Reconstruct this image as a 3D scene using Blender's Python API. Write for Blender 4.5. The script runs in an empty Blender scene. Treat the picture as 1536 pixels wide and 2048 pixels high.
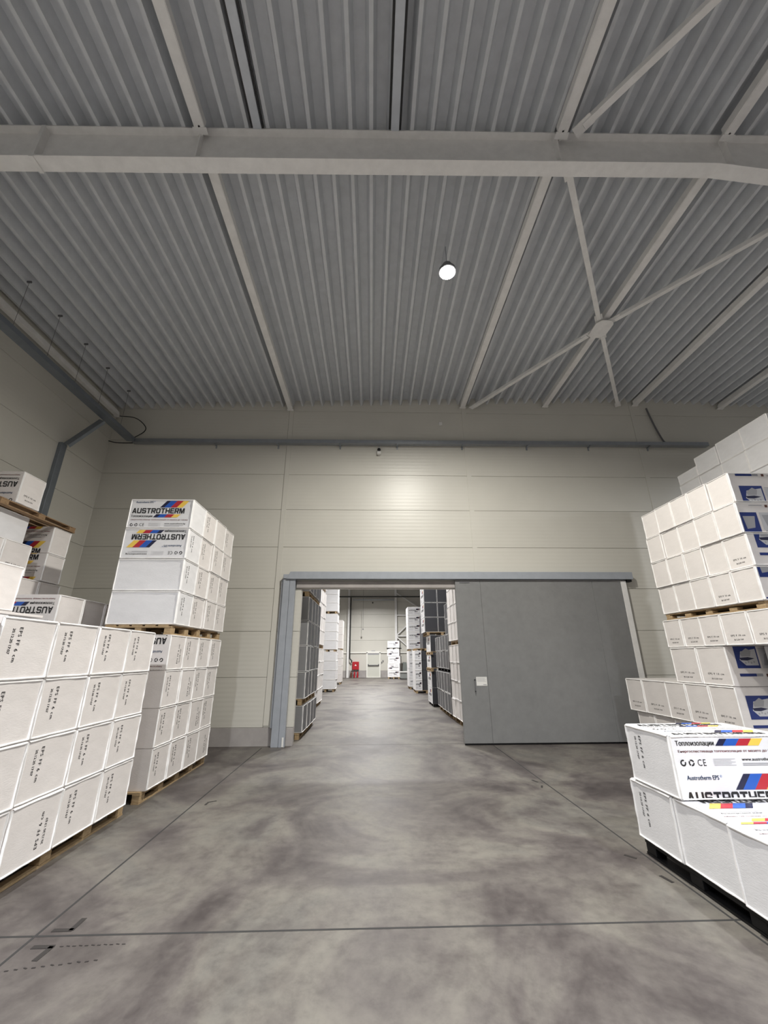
import bpy, bmesh, math, random
from mathutils import Matrix, Vector
C = bpy.context.scene.collection
scene = bpy.context.scene
PI = math.pi
rng = random.Random(7)

# ------------------------------------------------------------------ helpers
class MB:
    """collects shapes; build() links them as ONE mesh object"""
    def __init__(s): s.v = []; s.f = []; s.m = []; s.mi = 0
    def poly(s, pts):
        n = len(s.v); s.v += [tuple(p) for p in pts]; s.f.append(tuple(range(n, n+len(pts)))); s.m.append(s.mi); return s
    def hexa(s, p):
        n = len(s.v); s.v += [tuple(q) for q in p]
        for f in ((0,3,2,1),(4,5,6,7),(0,1,5,4),(1,2,6,5),(2,3,7,6),(3,0,4,7)):
            s.f.append(tuple(n+i for i in f)); s.m.append(s.mi)
        return s
    def box(s, x0, x1, y0, y1, z0, z1):
        return s.hexa([(x0,y0,z0),(x1,y0,z0),(x1,y1,z0),(x0,y1,z0),(x0,y0,z1),(x1,y0,z1),(x1,y1,z1),(x0,y1,z1)])
    def slab(s, x0, x1, b0, t0, b1, t1, y0, y1):
        return s.hexa([(x0,y0,b0),(x1,y0,b1),(x1,y1,b1),(x0,y1,b0),(x0,y0,t0),(x1,y0,t1),(x1,y1,t1),(x0,y1,t0)])
    def bar(s, a, b, w, h=None, up=(0,0,1)):
        h = h or w; a = Vector(a); b = Vector(b); d = (b-a).normalized(); u = Vector(up)
        if abs(d.dot(u)) > .99: u = Vector((0,1,0))
        r = d.cross(u).normalized(); u = r.cross(d).normalized(); r = r*w/2; u = u*h/2
        return s.hexa([a-r-u, a+r-u, b+r-u, b-r-u, a-r+u, a+r+u, b+r+u, b-r+u])
    def tube(s, pts, r, n=10, closed=True):
        pts = [Vector(p) for p in pts]; rings = []; prev = None
        for i, p in enumerate(pts):
            d = (pts[min(i+1,len(pts)-1)] - pts[max(i-1,0)]).normalized()
            if prev is None:
                u = Vector((0,0,1)) if abs(d.z) < .9 else Vector((1,0,0))
            else: u = prev
            a = d.cross(u).normalized(); b = a.cross(d).normalized(); prev = b
            k = len(s.v)
            for j in range(n):
                t = 2*PI*j/n; s.v.append(tuple(p + a*(r*math.cos(t)) + b*(r*math.sin(t))))
            rings.append(k)
        for k0, k1 in zip(rings, rings[1:]):
            for j in range(n):
                s.f.append((k0+j, k0+(j+1)%n, k1+(j+1)%n, k1+j)); s.m.append(s.mi)
        if closed:
            s.f.append(tuple(rings[0]+j for j in reversed(range(n)))); s.m.append(s.mi)
            s.f.append(tuple(rings[-1]+j for j in range(n))); s.m.append(s.mi)
        return s
    def lathe(s, prof, cx, cy, n=24):
        rings = []
        for r, z in prof:
            k = len(s.v)
            for j in range(n):
                t = 2*PI*j/n; s.v.append((cx+r*math.cos(t), cy+r*math.sin(t), z))
            rings.append(k)
        for k0, k1 in zip(rings, rings[1:]):
            for j in range(n):
                s.f.append((k0+j, k0+(j+1)%n, k1+(j+1)%n, k1+j)); s.m.append(s.mi)
        s.f.append(tuple(rings[0]+j for j in reversed(range(n)))); s.m.append(s.mi)
        s.f.append(tuple(rings[-1]+j for j in range(n))); s.m.append(s.mi)
        return s
    def mesh(s, name, mats, bevel=0, seg=2, recalc=True, smooth=False):
        me = bpy.data.meshes.new(name); me.from_pydata(s.v, [], s.f)
        for m in mats: me.materials.append(m)
        for p, i in zip(me.polygons, s.m): p.material_index = i
        if recalc or bevel:
            bm = bmesh.new(); bm.from_mesh(me)
            if recalc: bmesh.ops.recalc_face_normals(bm, faces=bm.faces)
            if bevel: bmesh.ops.bevel(bm, geom=bm.edges[:], offset=bevel, segments=seg, affect='EDGES', clamp_overlap=True)
            if smooth:
                for f in bm.faces: f.smooth = True
            bm.to_mesh(me); bm.free()
        me.update(); return me
    def build(s, name, mats, parent=None, **k):
        if not isinstance(mats, (list, tuple)): mats = [mats]
        return link(name, s.mesh(name, mats, **k), parent)

def link(name, me, parent=None, loc=None):
    o = bpy.data.objects.new(name, me); C.objects.link(o)
    if parent: o.parent = parent
    if loc: o.location = loc
    return o
def tag(o, label, cat, group=None):
    o['label'] = label; o['category'] = cat
    if group: o['group'] = group
    return o
def struct(o): o['kind'] = 'structure'; return o
def empty(name, loc, rz=0):
    o = bpy.data.objects.new(name, None); C.objects.link(o); o.location = loc; o.rotation_euler = (0,0,rz); o.empty_display_size = .1
    return o

# ------------------------------------------------------------------ materials
def mat(name, col, rough=.5, metal=0., spec=.5):
    m = bpy.data.materials.new(name); m.use_nodes = True
    b = m.node_tree.nodes['Principled BSDF']
    b.inputs['Base Color'].default_value = (*col, 1); b.inputs['Roughness'].default_value = rough
    b.inputs['Metallic'].default_value = metal; b.inputs['Specular IOR Level'].default_value = spec
    return m
def N(m, t, **k):
    n = m.node_tree.nodes.new(t)
    for a, v in k.items():
        if a in n.inputs: n.inputs[a].default_value = v
        else: setattr(n, a, v)
    return n
def L(m, a, b): m.node_tree.links.new(a, b)
def coords(m, scale=(1,1,1), rot=(0,0,0)):
    tc = N(m, 'ShaderNodeTexCoord'); mp = N(m, 'ShaderNodeMapping')
    mp.inputs['Scale'].default_value = scale; mp.inputs['Rotation'].default_value = rot
    L(m, tc.outputs['Object'], mp.inputs['Vector']); return mp.outputs['Vector']
def bsdf(m): return m.node_tree.nodes['Principled BSDF']
def bump(m, height, strength, dist):
    b = N(m, 'ShaderNodeBump'); b.inputs['Strength'].default_value = strength; b.inputs['Distance'].default_value = dist
    L(m, height, b.inputs['Height']); L(m, b.outputs['Normal'], bsdf(m).inputs['Normal'])
def noise(m, vec, scale, detail=4, rough=.55, dist=0.):
    n = N(m, 'ShaderNodeTexNoise'); n.inputs['Scale'].default_value = scale; n.inputs['Detail'].default_value = detail
    n.inputs['Roughness'].default_value = rough; n.inputs['Distortion'].default_value = dist
    L(m, vec, n.inputs['Vector']); return n.outputs['Fac']
def ramp(m, fac, stops):
    r = N(m, 'ShaderNodeValToRGB'); e = r.color_ramp.elements
    while len(e) < len(stops): e.new(.5)
    for el, (p, c) in zip(e, stops): el.position = p; el.color = (*c, 1) if len(c) == 3 else c
    L(m, fac, r.inputs['Fac']); return r.outputs['Color']
def mixc(m, a, b, fac, mode='MIX'):
    x = N(m, 'ShaderNodeMix'); x.data_type = 'RGBA'; x.blend_type = mode
    for s, v in ((x.inputs[6], a), (x.inputs[7], b)):
        if isinstance(v, tuple): s.default_value = (*v, 1)
        else: L(m, v, s)
    if isinstance(fac, (int, float)): x.inputs[0].default_value = fac
    else: L(m, fac, x.inputs[0])
    return x.outputs[2]

def film_mat(name, col, rough=.34):
    m = mat(name, col, rough)
    v = coords(m, (1.2, 1.2, 3.))
    n1 = noise(m, v, 3.2, 5, .6, .4)
    c = ramp(m, n1, [(.3, tuple(x*.95 for x in col)), (.7, tuple(min(1, x*1.03) for x in col))])
    L(m, c, bsdf(m).inputs['Base Color'])
    n2 = noise(m, coords(m, (6, 6, 26)), 5., 3, .5)
    bump(m, n2, .12, .01)
    return m
WHITE = film_mat('white_foam_film', (.76,.72,.70))
WHITE2 = film_mat('cool_white_film', (.78, .775, .79))
GREY = film_mat('grey_foam_film', (.235, .235, .245), .3)
DARK = film_mat('graphite_foam', (.055, .056, .064), .42)
SEAM = film_mat('film_seam_white', (.90,.885,.875), .3)
BLACK = mat('print_black', (.012,.012,.014), .4); NAVY = mat('print_navy', (.012,.014,.05), .4)
BLUE = mat('print_blue', (.02,.10,.46), .4); RED = mat('print_red', (.46,.025,.04), .4)
YEL = mat('print_yellow', (.86,.58,.10), .4); TBLUE = mat('print_text_blue', (.06,.16,.40), .4)
PGREY = mat('print_grey', (.34,.34,.36), .45); PLG = mat('print_pale_grey', (.52,.52,.54), .45)
PBROWN = mat('print_brown', (.12,.05,.035), .45); PDBLUE = mat('print_deep_blue', (.012,.03,.17), .4)
INK = mat('inkjet_ink', (.022,.022,.025), .6)
PRINT = [BLACK, NAVY, BLUE, RED, YEL, TBLUE, PGREY, PLG, PBROWN, PDBLUE]

def wood_mat(name, a, b):
    m = mat(name, a, .75)
    n = noise(m, coords(m, (3, 3, 12)), 5, 6, .6, .8)
    L(m, ramp(m, n, [(.3, a), (.7, b)]), bsdf(m).inputs['Base Color'])
    bump(m, n, .3, .004); return m
WOOD = wood_mat('pallet_wood', (.30,.205,.11), (.48,.35,.20))
WOODD = wood_mat('dark_pallet_wood', (.20,.12,.06), (.34,.22,.12))
PLAST = mat('black_pallet_plastic', (.005,.005,.006), .5, 0., .3)

def steel(name, col, rough=.45, metal=0.):
    m = mat(name, col, rough, metal)
    n = noise(m, coords(m), 6, 4, .6)
    L(m, ramp(m, n, [(.3, tuple(x*.93 for x in col)), (.7, tuple(min(1, x*1.05) for x in col))]), bsdf(m).inputs['Base Color'])
    return m
PAINT = steel('white_painted_steel', (.80, .79, .78), .40)
GALV = steel('galvanised_steel', (.36,.38,.41), .34, .75)
TRAY = steel('cable_tray_steel', (.22,.245,.28), .38, .5)
CHAN = steel('grey_channel_steel', (.56,.59,.64), .4)
DECK = steel('ceiling_deck_steel', (.60,.62,.65), .42)
FRAME = steel('grey_frame_steel', (.36,.385,.43), .4, .1)
DOORM = steel('grey_door_steel', (.25,.252,.255), .36, .2)
CABLE = mat('black_cable', (.02,.02,.022), .5)
GREYCABLE = mat('grey_cable', (.13,.13,.14), .5)
REDP = mat('red_paint', (.42,.015,.025), .35)
GLASSBLK = mat('camera_lens', (.01,.01,.012), .1)
WPLAST = mat('white_plastic', (.75,.74,.72), .4)
EXDOOR = mat('exit_door_paint', (.60,.60,.54), .4)
WTRIM = mat('white_trim_paint', (.80,.79,.74), .4)

def wall_mat(name, col):
    m = mat(name, col, .38)
    v = coords(m)
    n = noise(m, v, .9, 4, .5)
    L(m, ramp(m, n, [(.3, tuple(x*.97 for x in col)), (.7, tuple(x*1.02 for x in col))]), bsdf(m).inputs['Base Color'])
    w = N(m, 'ShaderNodeTexWave'); w.bands_direction = 'Z'; w.inputs['Scale'].default_value = 3.3
    w.inputs['Distortion'].default_value = .5; w.inputs['Detail'].default_value = 1
    L(m, v, w.inputs['Vector']); bump(m, w.outputs['Fac'], .07, .01)
    return m
WALL = wall_mat('wall_panel_beige', (.60,.582,.53))
WALLB = mat('wall_core', (.25,.24,.22), .7)
def concrete(name, col):
    m = mat(name, col, .7)
    n = noise(m, coords(m), 2.5, 6, .6)
    L(m, ramp(m, n, [(.3, tuple(x*.85 for x in col)), (.7, tuple(x*1.08 for x in col))]), bsdf(m).inputs['Base Color'])
    bump(m, n, .2, .004); return m
PLINTH = concrete('plinth_concrete', (.37,.345,.335))

def floor_mat():
    m = mat('polished_concrete_floor', (.3,.28,.26), .35, 0., .4)
    v = coords(m)
    a = noise(m, v, .55, 8, .6, .9)            # broad cloudy stains
    b = noise(m, coords(m, (1, .8, 1), (0,0,.35)), 1.7, 12, .72, .15)
    c = noise(m, v, 9., 6, .7)
    base = ramp(m, a, [(.36, (.064,.055,.054)), (.46, (.104,.093,.089)), (.54, (.142,.132,.119)), (.60, (.132,.125,.115)), (.70, (.088,.078,.076))])
    base = mixc(m, base, ramp(m, b, [(.36, (.52,.47,.48)), (.46, (.80,.77,.76)), (.53, (1.,.985,.95)), (.62, (1.12,1.11,1.06))]), .75, 'MULTIPLY')
    base = mixc(m, base, ramp(m, c, [(.32, (.70,.69,.69)), (.5, (.96,.96,.95)), (.68, (1.1,1.1,1.08))]), .7, 'MULTIPLY')
    L(m, base, bsdf(m).inputs['Base Color'])
    r = ramp(m, b, [(.3, (.42,.42,.42)), (.7, (.56,.56,.56))])
    L(m, r, bsdf(m).inputs['Roughness'])
    bump(m, c, .05, .002); return m
FLOOR = floor_mat()
JOINT = mat('joint_sealant', (.025,.024,.024), .8)
MARK = mat('tape_stain', (.022,.019,.018), .6)
EMIT = bpy.data.materials.new('lamp_led'); EMIT.use_nodes = True
_b = EMIT.node_tree.nodes['Principled BSDF']; _b.inputs['Base Color'].default_value = (1,1,1,1)
_b.inputs['Emission Color'].default_value = (1,.97,.90,1); _b.inputs['Emission Strength'].default_value = 60

# ------------------------------------------------------------------ lettering
_tc = {}
def text2d(body, height, width=None, bold=0., space=1.):
    """filled letters as 2-D geometry, lower-left corner at 0,0; height of the letters, optional total width"""
    key = (body, bold, space)
    if key not in _tc:
        cu = bpy.data.curves.new('t', 'FONT'); cu.body = body; cu.size = 1; cu.offset = bold; cu.resolution_u = 2
        cu.space_character = space; cu.fill_mode = 'FRONT'
        o = bpy.data.objects.new('t', cu); C.objects.link(o)
        dg = bpy.context.evaluated_depsgraph_get(); me = bpy.data.meshes.new_from_object(o.evaluated_get(dg))
        vs = [(v.co.x, v.co.y) for v in me.vertices]; fs = [tuple(p.vertices) for p in me.polygons]
        bpy.data.objects.remove(o); bpy.data.meshes.remove(me); bpy.data.curves.remove(cu)
        x0 = min(v[0] for v in vs); y0 = min(v[1] for v in vs)
        _tc[key] = ([(x-x0, y-y0) for x, y in vs], fs)
    vs, fs = _tc[key]
    sy = height/max(v[1] for v in vs); sx = sy if width is None else width/max(v[0] for v in vs)
    return [(x*sx, y*sy) for x, y in vs], fs
def glyphs():
    g = {}
    g['A'] = (1., [[(0,0),(.27,0),(.5,.66),(.5,1),(.36,1)], [(1,0),(.64,1),(.5,1),(.5,.66),(.73,0)], [(.33,.18),(.67,.18),(.60,.38),(.40,.38)]])
    g['U'] = (1., [[(0,1),(0,.18),(.14,0),(.86,0),(1,.18),(1,1),(.74,1),(.74,.26),(.68,.2),(.32,.2),(.26,.26),(.26,1)]])
    g['S'] = (1., [[(0,.17),(.14,0),(.86,0),(1,.14),(1,.46),(.86,.6),(.28,.6),(.26,.64),(.26,.76),(.30,.8),(.72,.8),(.74,.72),(.97,.72),(.97,.86),(.84,1),(.16,1),(.02,.86),(.02,.54),(.14,.41),(.70,.41),(.74,.37),(.74,.24),(.70,.2),(.30,.2),(.26,.28),(0,.28)]])
    g['T'] = (.96, [[(0,.8),(.35,.8),(.35,0),(.61,0),(.61,.8),(.96,.8),(.96,1),(0,1)]])
    g['R'] = (1., [[(0,0),(.26,0),(.26,1),(0,1)], [(.26,1),(.26,.8),(.70,.8),(.74,.77),(.74,.61),(.70,.57),(.26,.57),(.26,.38),(.86,.38),(1,.50),(1,.86),(.86,1)], [(.44,.38),(.70,0),(1,0),(.74,.38)]])
    ou = [(0,.16),(.14,0),(.86,0),(1,.16),(1,.84),(.86,1),(.14,1),(0,.84)]; il = [(.26,.24),(.32,.2),(.68,.2),(.74,.24),(.74,.76),(.68,.8),(.32,.8),(.26,.76)]
    g['O'] = (1., [[ou[i], ou[(i+1)%8], il[(i+1)%8], il[i]] for i in range(8)])
    g['H'] = (1., [[(0,0),(.26,0),(.26,.4),(.74,.4),(.74,0),(1,0),(1,1),(.74,1),(.74,.6),(.26,.6),(.26,1),(0,1)]])
    g['E'] = (.9, [[(0,0),(.9,0),(.9,.2),(.26,.2),(.26,.41),(.84,.41),(.84,.6),(.26,.6),(.26,.8),(.9,.8),(.9,1),(0,1)]])
    g['M'] = (1.2, [[(0,0),(.24,0),(.24,1),(0,1)], [(.96,0),(1.2,0),(1.2,1),(.96,1)], [(.24,1),(.24,.62),(.48,0),(.6,0),(.6,.36),(.38,1)], [(.96,1),(.82,1),(.6,.36),(.6,0),(.72,0),(.96,.62)]])
    return g
GLY = glyphs()
class P2:
    """flat printing in face coordinates u (right) and w (up); later shapes lie a hair above earlier ones"""
    def __init__(s): s.v = []; s.f = []; s.m = []; s.d = 0.
    def poly(s, pts, mi):
        s.d += .00001; n = len(s.v); s.v += [(a, b, s.d) for a, b in pts]; s.f.append(tuple(range(n, n+len(pts)))); s.m.append(mi)
    def rect(s, u0, u1, w0, w1, mi): s.poly([(u0,w0),(u1,w0),(u1,w1),(u0,w1)], mi)
    def block(s, body, u, w, h, width, mi=0):
        tot = sum(GLY[c][0]+.13 for c in body)-.13; k = width/tot; x = u
        for c in body:
            for pl in GLY[c][1]:
                n = len(s.v); s.v += [(x+a*k, w+b*h, s.d) for a, b in pl]; s.f.append(tuple(range(n, n+len(pl)))); s.m.append(mi)
            x += (GLY[c][0]+.13)*k
    def text(s, body, u, w, h, width=None, mi=0, bold=0., space=1.):
        vs, fs = text2d(body, h, width, 0., space)
        for du in ((-.028*h, 0, .028*h) if bold > 0 else (0,)):
            n = len(s.v); s.v += [(x+u+du, y+w, s.d) for x, y in vs]; s.f += [tuple(n+i for i in f) for f in fs]; s.m += [mi]*len(fs)
    def rot180(s, U, V): s.v = [(U-a, V-b, c) for a, b, c in s.v]
    def clip(s, U, V, e=.004):
        bm = bmesh.new(); vs = [bm.verts.new(q) for q in s.v]
        for f, mi in zip(s.f, s.m):
            try: q = bm.faces.new([vs[i] for i in f]); q.material_index = mi
            except ValueError: pass
        for co, no in (((e,0,0),(-1,0,0)), ((U-e,0,0),(1,0,0)), ((0,e,0),(0,-1,0)), ((0,V-e,0),(0,1,0))):
            bmesh.ops.bisect_plane(bm, geom=bm.verts[:]+bm.edges[:]+bm.faces[:], plane_co=co, plane_no=no, clear_outer=True)
        bm.verts.index_update()
        s.v = [tuple(v.co) for v in bm.verts]; s.f = [tuple(v.index for v in f.verts) for f in bm.faces]
        s.m = [f.material_index for f in bm.faces]; bm.free()
    def mesh(s, name, place, mats):
        p = [Vector(place(x, y)) for x, y in ((0,0),(1,0),(0,1))]; nrm = (p[1]-p[0]).cross(p[2]-p[0]).normalized()
        me = bpy.data.meshes.new(name); me.from_pydata([tuple(Vector(place(a, b))+nrm*c) for a, b, c in s.v], [], s.f)
        for m in mats: me.materials.append(m)
        for p, i in zip(me.polygons, s.m): p.material_index = i
        me.update(); return me

PER = .51
def wrap_print(U, V, v0, flip):
    """the coloured wrap: repeats every 51 cm down the face; v0 = where the top edge cuts the pattern"""
    p = P2(); k = U/1.05
    def stripe(u0, u1, slant, top, h):
        ws = [0, .17, .46, .74, 1.]   # navy blue red yellow
        wd = u1-u0-slant
        for i, mi in enumerate((1, 2, 3, 4)):
            a, b = u0+wd*ws[i], u0+wd*ws[i+1]
            p.poly([(a, top-h), (b, top-h), (b+slant, top), (a+slant, top)], mi)
    for n in range(-2, 3):
        t = V + v0 - n*PER           # height of pattern zero
        p.block('AUSTROTHERM', .055*k, t-.098, .092, .86*k, 0)
        p.text('Топлоизолации', .05*k, t-.172, .048, .35*k, 0, .004)
        stripe(.41*k, .86*k, .05*k, t-.112, .055)
        p.text('Енергоспестяваща топлоизолация от мазето до тавана', .06*k, t-.222, .024, .93*k, 3, .008)
        for q, cx in enumerate((.085, .16)):
            pts = [(cx*k + .026*math.cos(a*PI/9), t-.297+.026*math.sin(a*PI/9)) for a in range(18)]
            for a in range(18):
                if q == 0 and a in (1, 2): continue
                if q == 1 and a % 6 == 0: continue
                b = (a+1) % 18; c2 = lambda z: (cx*k + (z[0]-cx*k)*.55, t-.297+(z[1]-t+.297)*.55)
                p.poly([pts[a], pts[b], c2(pts[b]), c2(pts[a])], 0)
        p.text('CE', .215*k, t-.322, .052, .075*k, 0, -.012, 1.2)
        for j in range(5): p.rect(.36*k, (.56-.04*(j % 2))*k, t-.272-.012*j, t-.267-.012*j, 7)
        p.text('www.austrotherm.bg', .62*k, t-.292, .03, .34*k, 0, .012)
        for j in range(2): p.rect(.62*k, (.93-.06*j)*k, t-.309-.013*j, t-.303-.013*j, 6)
        p.text('Austrotherm EPS', .09*k, t-.427, .034, .285*k, 5, .006)
        p.text('®', .385*k, t-.410, .02, None, 5)
        stripe(.50*k, .97*k, .10*k, t-.385, .118)
    if flip: p.rot180(U, V)
    p.clip(U, V); return p
def blue_print(U, V, v0, flip):
    """wrap with deep blue product pictures beside grey pictures (generic shapes)"""
    p = P2(); k = U/1.0
    for n in range(-1, 3):
        t = V + v0 - n*.60
        a, b = .12*k, .47*k
        p.rect(a, b, t-.34, t-.02, 9)
        p.poly([(a+.10,t-.10),(b-.02,t-.06),(b-.02,t-.30),(a+.14,t-.30),(a+.06,t-.22)], 7)
        p.poly([(a+.09,t-.12),(a+.20,t-.05),(a+.27,t-.09),(a+.24,t-.17),(a+.10,t-.17)], 6)
        p.poly([(a+.06,t-.19),(a+.20,t-.18),(a+.30,t-.20),(a+.18,t-.23),(a+.08,t-.225)], 1)
        for j in range(4): p.rect(a+.13+.045*j, a+.155+.045*j, t-.275+.012*(j % 2), t-.25+.012*(j % 2), 6)
        p.rect(.50*k, .68*k, t-.34, t-.06, 7)
        p.poly([(.53*k,t-.30),(.57*k,t-.14),(.61*k,t-.12),(.65*k,t-.30)], 6)
        p.rect(.50*k, .66*k, t-.055, t-.045, 6)
        p.rect(.72*k, .97*k, t-.34, t-.02, 9)
        p.poly([(.76*k,t-.28),(.80*k,t-.10),(.92*k,t-.08),(.94*k,t-.28)], 6)
        p.rect(a, b-.10, t-.455, t-.415, 9); p.rect(b-.10, b, t-.455, t-.415, 6)
        p.rect(.52*k, .56*k, t-.46, t-.42, 8)
        p.rect(.60*k, .80*k, t-.455, t-.445, 6)
    if flip: p.rot180(U, V)
    p.clip(U, V); return p
def grey_print(U, V, v0, flip):
    """small black logo rows as seen on the far stacks"""
    p = P2(); k = U
    p.block('AUSTROTHERM', .10*k, V*.52, .075, .5*k, 0)
    for i, mi in enumerate((0, 1, 8, 6)):
        a = .60*k+.08*k*i*.9
        p.poly([(a, V*.60), (a+.075*k, V*.60), (a+.125*k, V*.80), (a+.05*k, V*.80)], mi)
    for i, mi in enumerate((0, 1, 8, 6)):
        a = .50*k+.06*k*i
        p.poly([(a, V*.38), (a+.055*k, V*.38), (a+.085*k, V*.48), (a+.03*k, V*.48)], mi)
    for j in range(3): p.rect(.08*k, .36*k, V*(.34-.07*j), V*(.365-.07*j), 7); p.rect(.5*k, .86*k, V*(.24-.06*j), V*(.265-.06*j), 7)
    if flip: p.rot180(U, V)
    p.clip(U, V); return p
PATT = {'wrap': wrap_print, 'blue': blue_print, 'logo': grey_print}

# ------------------------------------------------------------------ insulation packs
_cache = {}
def cached(key, fn):
    if key not in _cache: _cache[key] = fn()
    return _cache[key]
EPS = .0018
def face_place(face, l, w, h):
    if face == '-y': return lambda u, v: (-l/2+u, -w/2-EPS, v)
    if face == '+x': return lambda u, v: (l/2+EPS, -w/2+u, v)
    if face == '-x': return lambda u, v: (-l/2-EPS, w/2-u, v)
    if face == 'top': return lambda u, v: (-l/2+u, -w/2+v, h+EPS)
def body_mesh(l, w, h, col):
    def f():
        m = MB().box(-l/2, l/2, -w/2, w/2, 0, h)
        if col == 'grey': mats = [GREY, DARK]
        else: mats = [{'white': WHITE, 'cool': WHITE2, 'dark': DARK}[col]]
        me = m.mesh('insulation_pack', mats, bevel=.006, seg=2)
        if col == 'grey':
            for p in me.polygons:
                if abs(p.normal.x) > .8: p.material_index = 1
        return me
    return cached(('b', round(l,3), round(w,3), round(h,3), col), f)
def seam_mesh(l, w, h, face, var, sc=1.):
    def f():
        r = random.Random(var*31+7); m = MB(); s = 1 if face == '+x' else -1; y = face == '-y'
        a, b = (w/2, h) if not y else (l/2, h)
        def P(u, v, d):  # u across, v up, d outward
            return (s*(l/2+d), u, v) if not y else (u, -w/2-d, v)
        def strip(u0, v0, u1, v1):
            n = 7; du, dv = (0, 1) if abs(u1-u0) > abs(v1-v0) else (1, 0); prev = None
            for i in range(n+1):
                t = i/n; u = u0+(u1-u0)*t; v = v0+(v1-v0)*t; k = (.008+.0045*r.random())*sc; d = (.006+.008*r.random())*sc; j = .002*(r.random()-.5)
                q = [P(u-du*k+du*j, v-dv*k+dv*j, -.004), P(u-du*k*.3+du*j, v-dv*k*.3+dv*j, d), P(u+du*k*.3+du*j, v+dv*k*.3+dv*j, d), P(u+du*k+du*j, v+dv*k+dv*j, -.004)]
                if prev:
                    for c in range(3): m.poly([prev[c], prev[c+1], q[c+1], q[c]])
                prev = q
        e = .0125
        strip(-a+e, e, a-e, e); strip(-a+e, b-e, a-e, b-e); strip(-a+e, e, -a+e, b-e); strip(a-e, e, a-e, b-e)
        return m.mesh('film_seam', [SEAM])
    return cached(('s', round(l,3), round(w,3), round(h,3), face, var, sc), f)
def end_print_mesh(l, w, h, face, kind):
    def f():
        p = P2(); U = l if face == '-y' else w
        big = kind[0]
        if kind in ('v', 'vi'):          # lettering turned a quarter: reads downwards ('v') or upwards ('vi')
            q = P2(); q.text('EPS FF 6 cm', 0, .068, .034, .275, 0, .004, 1.2); q.text('20.12.20 17:07', .012, 0, .026, .20, 0, .004)
            if kind == 'v': q.v = [(a2, -a1, a3) for a1, a2, a3 in q.v]; ou, ow = .20*w, .84*h
            else: q.v = [(-a2, a1, a3) for a1, a2, a3 in q.v]; ou, ow = .78*w, .18*h
            q.v = [(a+ou, b+ow, c) for a, b, c in q.v]; p = q
        else:
            p.text('EPS F 10 cm', .24*U, .27*h, .026, .52*U, 0, .002, 1.2); p.text('20.12.20 17:07', .32*U, .15*h, .020, .35*U, 0, .004)
        return p.mesh('end_print', face_place(face, l, w, h), [INK])
    return cached(('e', round(l,3), round(w,3), round(h,3), face, kind), f)
def wrap_mesh(l, w, h, face, patt, v0, flip):
    def f():
        U = l if face in ('-y', 'top') else w; V = w if face == 'top' else h
        return PATT[patt](U, V, v0, flip).mesh('wrap_print', face_place(face, l, w, h), PRINT)
    return cached(('w', round(l,3), round(w,3), round(h,3), face, patt, v0, flip), f)
def load(label, group, x0, x1, y0, y1, z0, z1):
    return tag(link('wrapped_load', MB().box(-(x1-x0)/2, (x1-x0)/2, -(y1-y0)/2, (y1-y0)/2, 0, z1-z0).mesh('wrapped_load', [WHITE2], bevel=.012, seg=2), None, ((x0+x1)/2, (y0+y1)/2, z0)), label, 'wrapped load', group)
NP = [0]
def pack(label, group, x0, x1, y0, y1, z0, z1, col='white', seam='+x', text=None, wraps=(), rz=0, jx=0., gap=.0015):
    """one wrapped pack of foam boards filling the given box"""
    NP[0] += 1; l, w, h = x1-x0-2*gap, y1-y0-2*gap, z1-z0-gap
    if rz: l, w = w, l
    o = link('insulation_pack', body_mesh(l, w, h, col), None, ((x0+x1)/2+jx, (y0+y1)/2, z0)); o.rotation_euler = (0,0,rz)
    tag(o, label, 'insulation pack', group)
    for s in ([seam] if isinstance(seam, str) else (seam or [])):
        link('film_seam', seam_mesh(l, w, h, s, NP[0] % 4, .6 if col in ('grey', 'dark') else 1.), o)
    if text: link('end_print', end_print_mesh(l, w, h, text[0], text[1]), o)
    for (face, patt, v0, flip) in wraps: link('wrap_print', wrap_mesh(l, w, h, face, patt, v0, flip), o)
    return o
ORD = ['first', 'second', 'third', 'fourth', 'fifth', 'sixth']
def layer_word(k, n): return 'bottom' if k == 0 else ('top' if k == n-1 else ORD[k])

def pallet(label, x0, x1, y0, y1, z0, h=.137, m=None, group=None, along='y', bottoms=True):
    """timber (or plastic) pallet: slatted deck, blocks, bottom boards"""
    m = m or WOOD; o = empty('pallet', ((x0+x1)/2, (y0+y1)/2, z0)); tag(o, label, 'pallet', group)
    lx, ly = (x1-x0)/2, (y1-y0)/2; t = .02 if h > .12 else .016
    fill = 1. if m is PLAST else .74
    d = MB(); n = max(4, int(2*ly/.17)) if along == 'y' else max(4, int(2*lx/.17))
    for i in range(n):
        if along == 'y': a = -ly+2*ly*i/n; d.box(-lx, lx, a, a+2*ly/n*fill, h-t, h)
        else: a = -lx+2*lx*i/n; d.box(a, a+2*lx/n*fill, -ly, ly, h-t, h)
    for q in (-1, 0, 1):
        if along == 'y': d.box(q*(lx-.05)-.05, q*(lx-.05)+.05, -ly, ly, h-2*t, h-t)
        else: d.box(-lx, lx, q*(ly-.05)-.05, q*(ly-.05)+.05, h-2*t, h-t)
    d.build('deck_boards', m, o)
    nb = max(2, int(round(2*ly/1.2))*2) if 2*ly > 1.3 else 2
    bm = cached(('blk', h, m.name), lambda: MB().box(-.05, .05, -.07, .07, 0, h-2*t-(t if bottoms else 0)).mesh('block', [m], bevel=.004, seg=1))
    for i in range(nb+1):
        for q in (-1, 0, 1):
            b = link('block', bm, o, (q*(lx-.052), -ly+.075+(2*ly-.15)*i/nb, t if bottoms else 0))
    if bottoms:
        for q in (-1, 0, 1):
            MB().box(q*(lx-.05)-.05, q*(lx-.05)+.05, -ly, ly, 0, t).build('bottom_board', m, o)
    return o

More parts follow.
